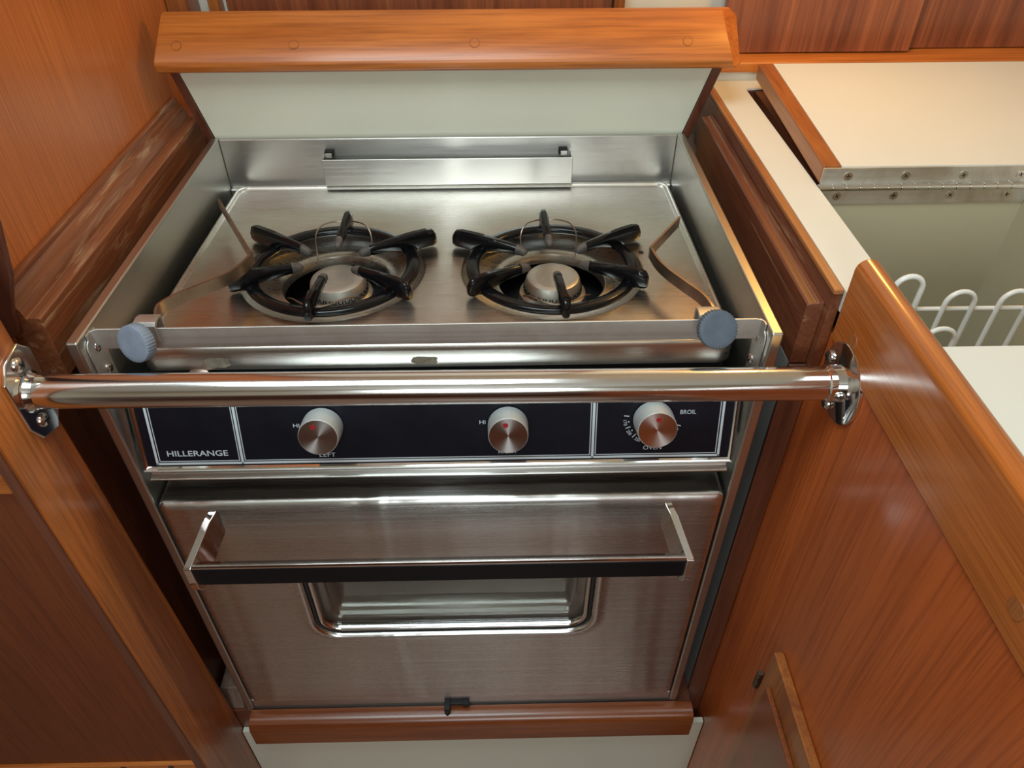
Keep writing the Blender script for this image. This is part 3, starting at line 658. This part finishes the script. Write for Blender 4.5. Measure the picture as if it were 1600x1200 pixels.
for y, z in ((-0.0250, 0.0105), (-0.2440, 0.0115)):
    MB().lathe([(0.0058, 0.0), (0.0058, 0.0004)], (0.3094, y, z), (-1, 0, 0), 28).build('plug', M['bung'], fdo)
# countertop with the icebox opening
tp = thing('countertop', 'cream laminate counter with an open icebox hatch', 'countertop', (0.40, 0.1, -0.0))
t0, t1 = 0.0120, 0.0300
top = MB()
top.box(0.3115, OX0, 0.0072, 0.4630, t0, t1)
top.box(0.3290, OX0, -1.2, 0.0072, t0, t1)
top.box(OX0, 1.09, -1.2, OY0, t0, t1)
top.box(OX0, 1.09, 0.4340, 0.4630, t0, t1)
top.box(0.755, 1.09, OY1, 0.4340, t0, t1)
top.box(OX1+0.0005, 1.09, OY0, 0.1825, t0, t1)
top.build('top', M['laminate'], tp)
MB().box(OX0+0.0094, 0.752, 0.1870, 0.4335, t0, t1-0.001).box(OX0+0.0002, OX0+0.0094, 0.1870, 0.4335, 0.0040, 0.0110).box(OX0+0.0002, OX0+0.0300, 0.4310, 0.4338, 0.0110, 0.0290).build('fixed_panel', M['mahogany_y'], tp)
# liner
ib = thing('icebox_liner', 'off-white moulded icebox compartment below the counter opening', 'icebox', (0.43, 0.06, -0.36))
li = MB()
li.box(OX0-0.004, 0.7480, 0.1860, 0.1900, -0.36, 0.0118)
li.box(OX0-0.004, 0.7480, OY0-0.006, OY0-0.001, -0.36, 0.0118)
li.box(OX0-0.008, OX0-0.004, OY0-0.006, 0.1900, -0.36, 0.0118)
li.box(OX1, OX1+0.004, OY0-0.001, 0.1860, -0.36, 0.0118)
li.box(OX0-0.004, OX1, OY0-0.001, 0.1860, -0.364, -0.36)
li.build('liner', M['ice_liner'], ib)
# hatch lid folded back
hl = thing('hatch_lid', 'cream hatch lid with teak edge folded back on the counter', 'hatch lid', (0.55, 0.3, 0.03))
def lidz(y): return 0.0305+(y-0.1850)*0.052
def lslab(xa_f, xb_f, xa_b, xb_b, y0, y1, dz0, dz1):
    return MB().hexa([(xa_f, y0, lidz(y0)+dz0), (xb_f, y0, lidz(y0)+dz0), (xb_b, y1, lidz(y1)+dz0), (xa_b, y1, lidz(y1)+dz0)], [(xa_f, y0, lidz(y0)+dz1), (xb_f, y0, lidz(y0)+dz1), (xb_b, y1, lidz(y1)+dz1), (xa_b, y1, lidz(y1)+dz1)])
lslab(0.3495, 0.3665, 0.3545, 0.3715, 0.1860, 0.4300, 0.0, 0.0170).build('edge_band', M['teak_y'], hl, bevel=0.0015)
lslab(0.3666, 0.7480, 0.3716, 0.7530, 0.1860, 0.4300, 0.0, 0.0167).build('lid_panel', M['laminate'], hl)
# piano hinge
hg_ = MB().box(0.3500, 0.7480, 0.1842, 0.1856, 0.0300, 0.0462)
ho_ = hg_.build('hinge_leaf', M['hinge'], hl)
h2 = MB().box(0.3490, 0.5470, 0.1842, 0.1856, 0.0110, 0.0270).build('hinge_leaf', M['hinge'], hl)
kx = 0.3480; kn = 0.0127
for k in range(16):
    MB().lathe([(0.0029, 0.0), (0.0033, 0.0003), (0.0033, kn-0.0006), (0.0029, kn-0.0002)], (kx+k*kn, 0.1818, 0.0286), (1, 0, 0), 20).build('hinge_knuckle', M['chrome'], ho_)
for k in range(4):
    screw(ho_, (0.3740+k*0.0530, 0.1842, 0.0385), (0, -1, 0), 0.0040, flat=True)
    screw(h2, (0.3690+k*0.0530, 0.1842, 0.0190), (0, -1, 0), 0.0040, flat=True)

# ================================================================= WIRE BASKET IN THE ICEBOX
wbk = thing('wire_basket', 'white coated wire basket standing in the open icebox', 'basket', (0.44, 0.02, -0.20))
R_ = 0.0021
def uloop(x, y, ztop, wdt, zbot, along='X', tilt=0.0, r=R_):
    pts = []
    def pt(d, z): return (x+d, y+tilt*(z-zbot), z) if along == 'X' else (x+tilt*(z-zbot), y+d, z)
    rr = wdt/2
    pts.append(pt(-rr, zbot)); pts.append(pt(-rr, (zbot+ztop-rr)/2)); pts.append(pt(-rr, ztop-rr))
    for k in range(1, 12):
        a = PI-PI*k/12; pts.append(pt(rr*math.cos(a), ztop-rr+rr*math.sin(a)))
    pts.append(pt(rr, ztop-rr)); pts.append(pt(rr, (zbot+ztop-rr)/2)); pts.append(pt(rr, zbot))
    return pts
zb = -0.16
MB().tube([(0.3750, 0.050, -0.0150), (0.5100, 0.050, -0.0150)], R_*0.95, 12).build('back_rim', M['wire'], wbk)
MB().tube([(0.3750, -0.030, -0.0150), (0.5100, -0.030, -0.0150)], R_*0.95, 12).build('front_rim', M['wire'], wbk)
for x in (0.4285, 0.4735): MB().tube(uloop(x, 0.0472, 0.0035, 0.0235, zb), R_, 12).build('loop', M['wire'], wbk)
MB().tube(uloop(0.3810, 0.0472, 0.0185, 0.0225, zb, tilt=0.0), R_*1.1, 12).build('corner_loop', M['wire'], wbk)
MB().tube(uloop(0.3900, 0.0000, 0.0020, 0.0235, zb), R_, 12).build('corner_loop', M['wire'], wbk)
for x in (0.4330, 0.4760): MB().tube(uloop(x, -0.0275, -0.0240, 0.0235, zb), R_, 12).build('loop', M['wire'], wbk)
for y in (-0.005, 0.022): MB().tube(uloop(0.3690, y, 0.0030, 0.0180, zb, 'Y'), R_, 12).build('loop', M['wire'], wbk)
bw = MB()
for y in (-0.030, -0.010, 0.010, 0.030, 0.0472): bw.tube([(0.369, y, zb), (0.51, y, zb)], R_*0.9, 8)
for x in (0.369, 0.40, 0.43, 0.46, 0.51): bw.tube([(x, -0.03, zb+0.003), (x, 0.0472, zb+0.003)], R_*0.9, 8)
for x in (0.372, 0.508):
    for y in (-0.028, 0.045): bw.tube([(x, y, zb), (x, y, -0.3595)], R_*0.9, 8)
bw.build('base_grid', M['wire'], wbk)

# ================================================================= SMALL LIPPED DOOR ON THE RIGHT CABINET
sd = thing('locker_door', 'small lipped teak locker door low on the right cabinet', 'cabinet door', (0.312, -0.25, -0.5))
MB().prism([(-0.0930, -0.2960), (-0.60, -0.2960), (-0.60, -0.85), (-0.0930, -0.85)], 'X', 0.3025, 0.3118).build('door_lip', M['teak_z'], sd, bevel=0.0015)
MB().box(0.2975, 0.3024, -0.60, -0.1090, -0.85, -0.3300).build('door_panel', M['sill_wood'], sd, bevel=0.0012)
hb_ = MB()
for k, (a, b) in enumerate(((0.0, 0.0062), (0.0066, 0.0190), (0.0196, 0.0262))): hb_.lathe([(0.0030, a), (0.0033, a+0.0006), (0.0033, b-0.0006), (0.0030, b)], (0.3085, -0.0790, -0.3880), (0, 0, 1), 20)
hb_.build('hinge_barrel', M['brass_dark'], sd)

# ================================================================= BELOW THE STOVE
sr = MB().prism([(-0.0225, -0.6260), (-0.0225, -0.5900), (-0.0205, -0.5830), (-0.0160, -0.5785), (-0.0100, -0.5770), (-0.0005, -0.5770), (-0.0005, -0.6260)], 'X', -0.2640, 0.2890).build('sill_rail', M['sill_wood'], None, bevel=0.001, origin=(0, -0.01, -0.626), angle=50)
tag(sr, 'rounded teak rail under the oven door', 'rail')
struct(MB().box(-0.2850, 0.3110, -0.0060, 0.0005, -0.9, -0.6265).build('trim_11', M['laminate_cool']))
struct(MB().box(-0.301, 0.2890, 0.001, 0.40, -0.640, -0.5840).build('trim_12', M['mahogany']))
bk = MB().hexa([(-0.3005, 0.004, -0.5838), (-0.2745, 0.004, -0.5838), (-0.2745, 0.050, -0.5838), (-0.3005, 0.050, -0.5838)], [(-0.2975, 0.010, -0.5420), (-0.2745, 0.010, -0.5420), (-0.2745, 0.050, -0.5420), (-0.2975, 0.050, -0.5420)])
tag(bk.build('wood_block', M['worn_block'], None, bevel=0.002, origin=(-0.2875, 0.03, -0.5838)), 'weathered wood block wedged beside the bottom left of the stove', 'block')
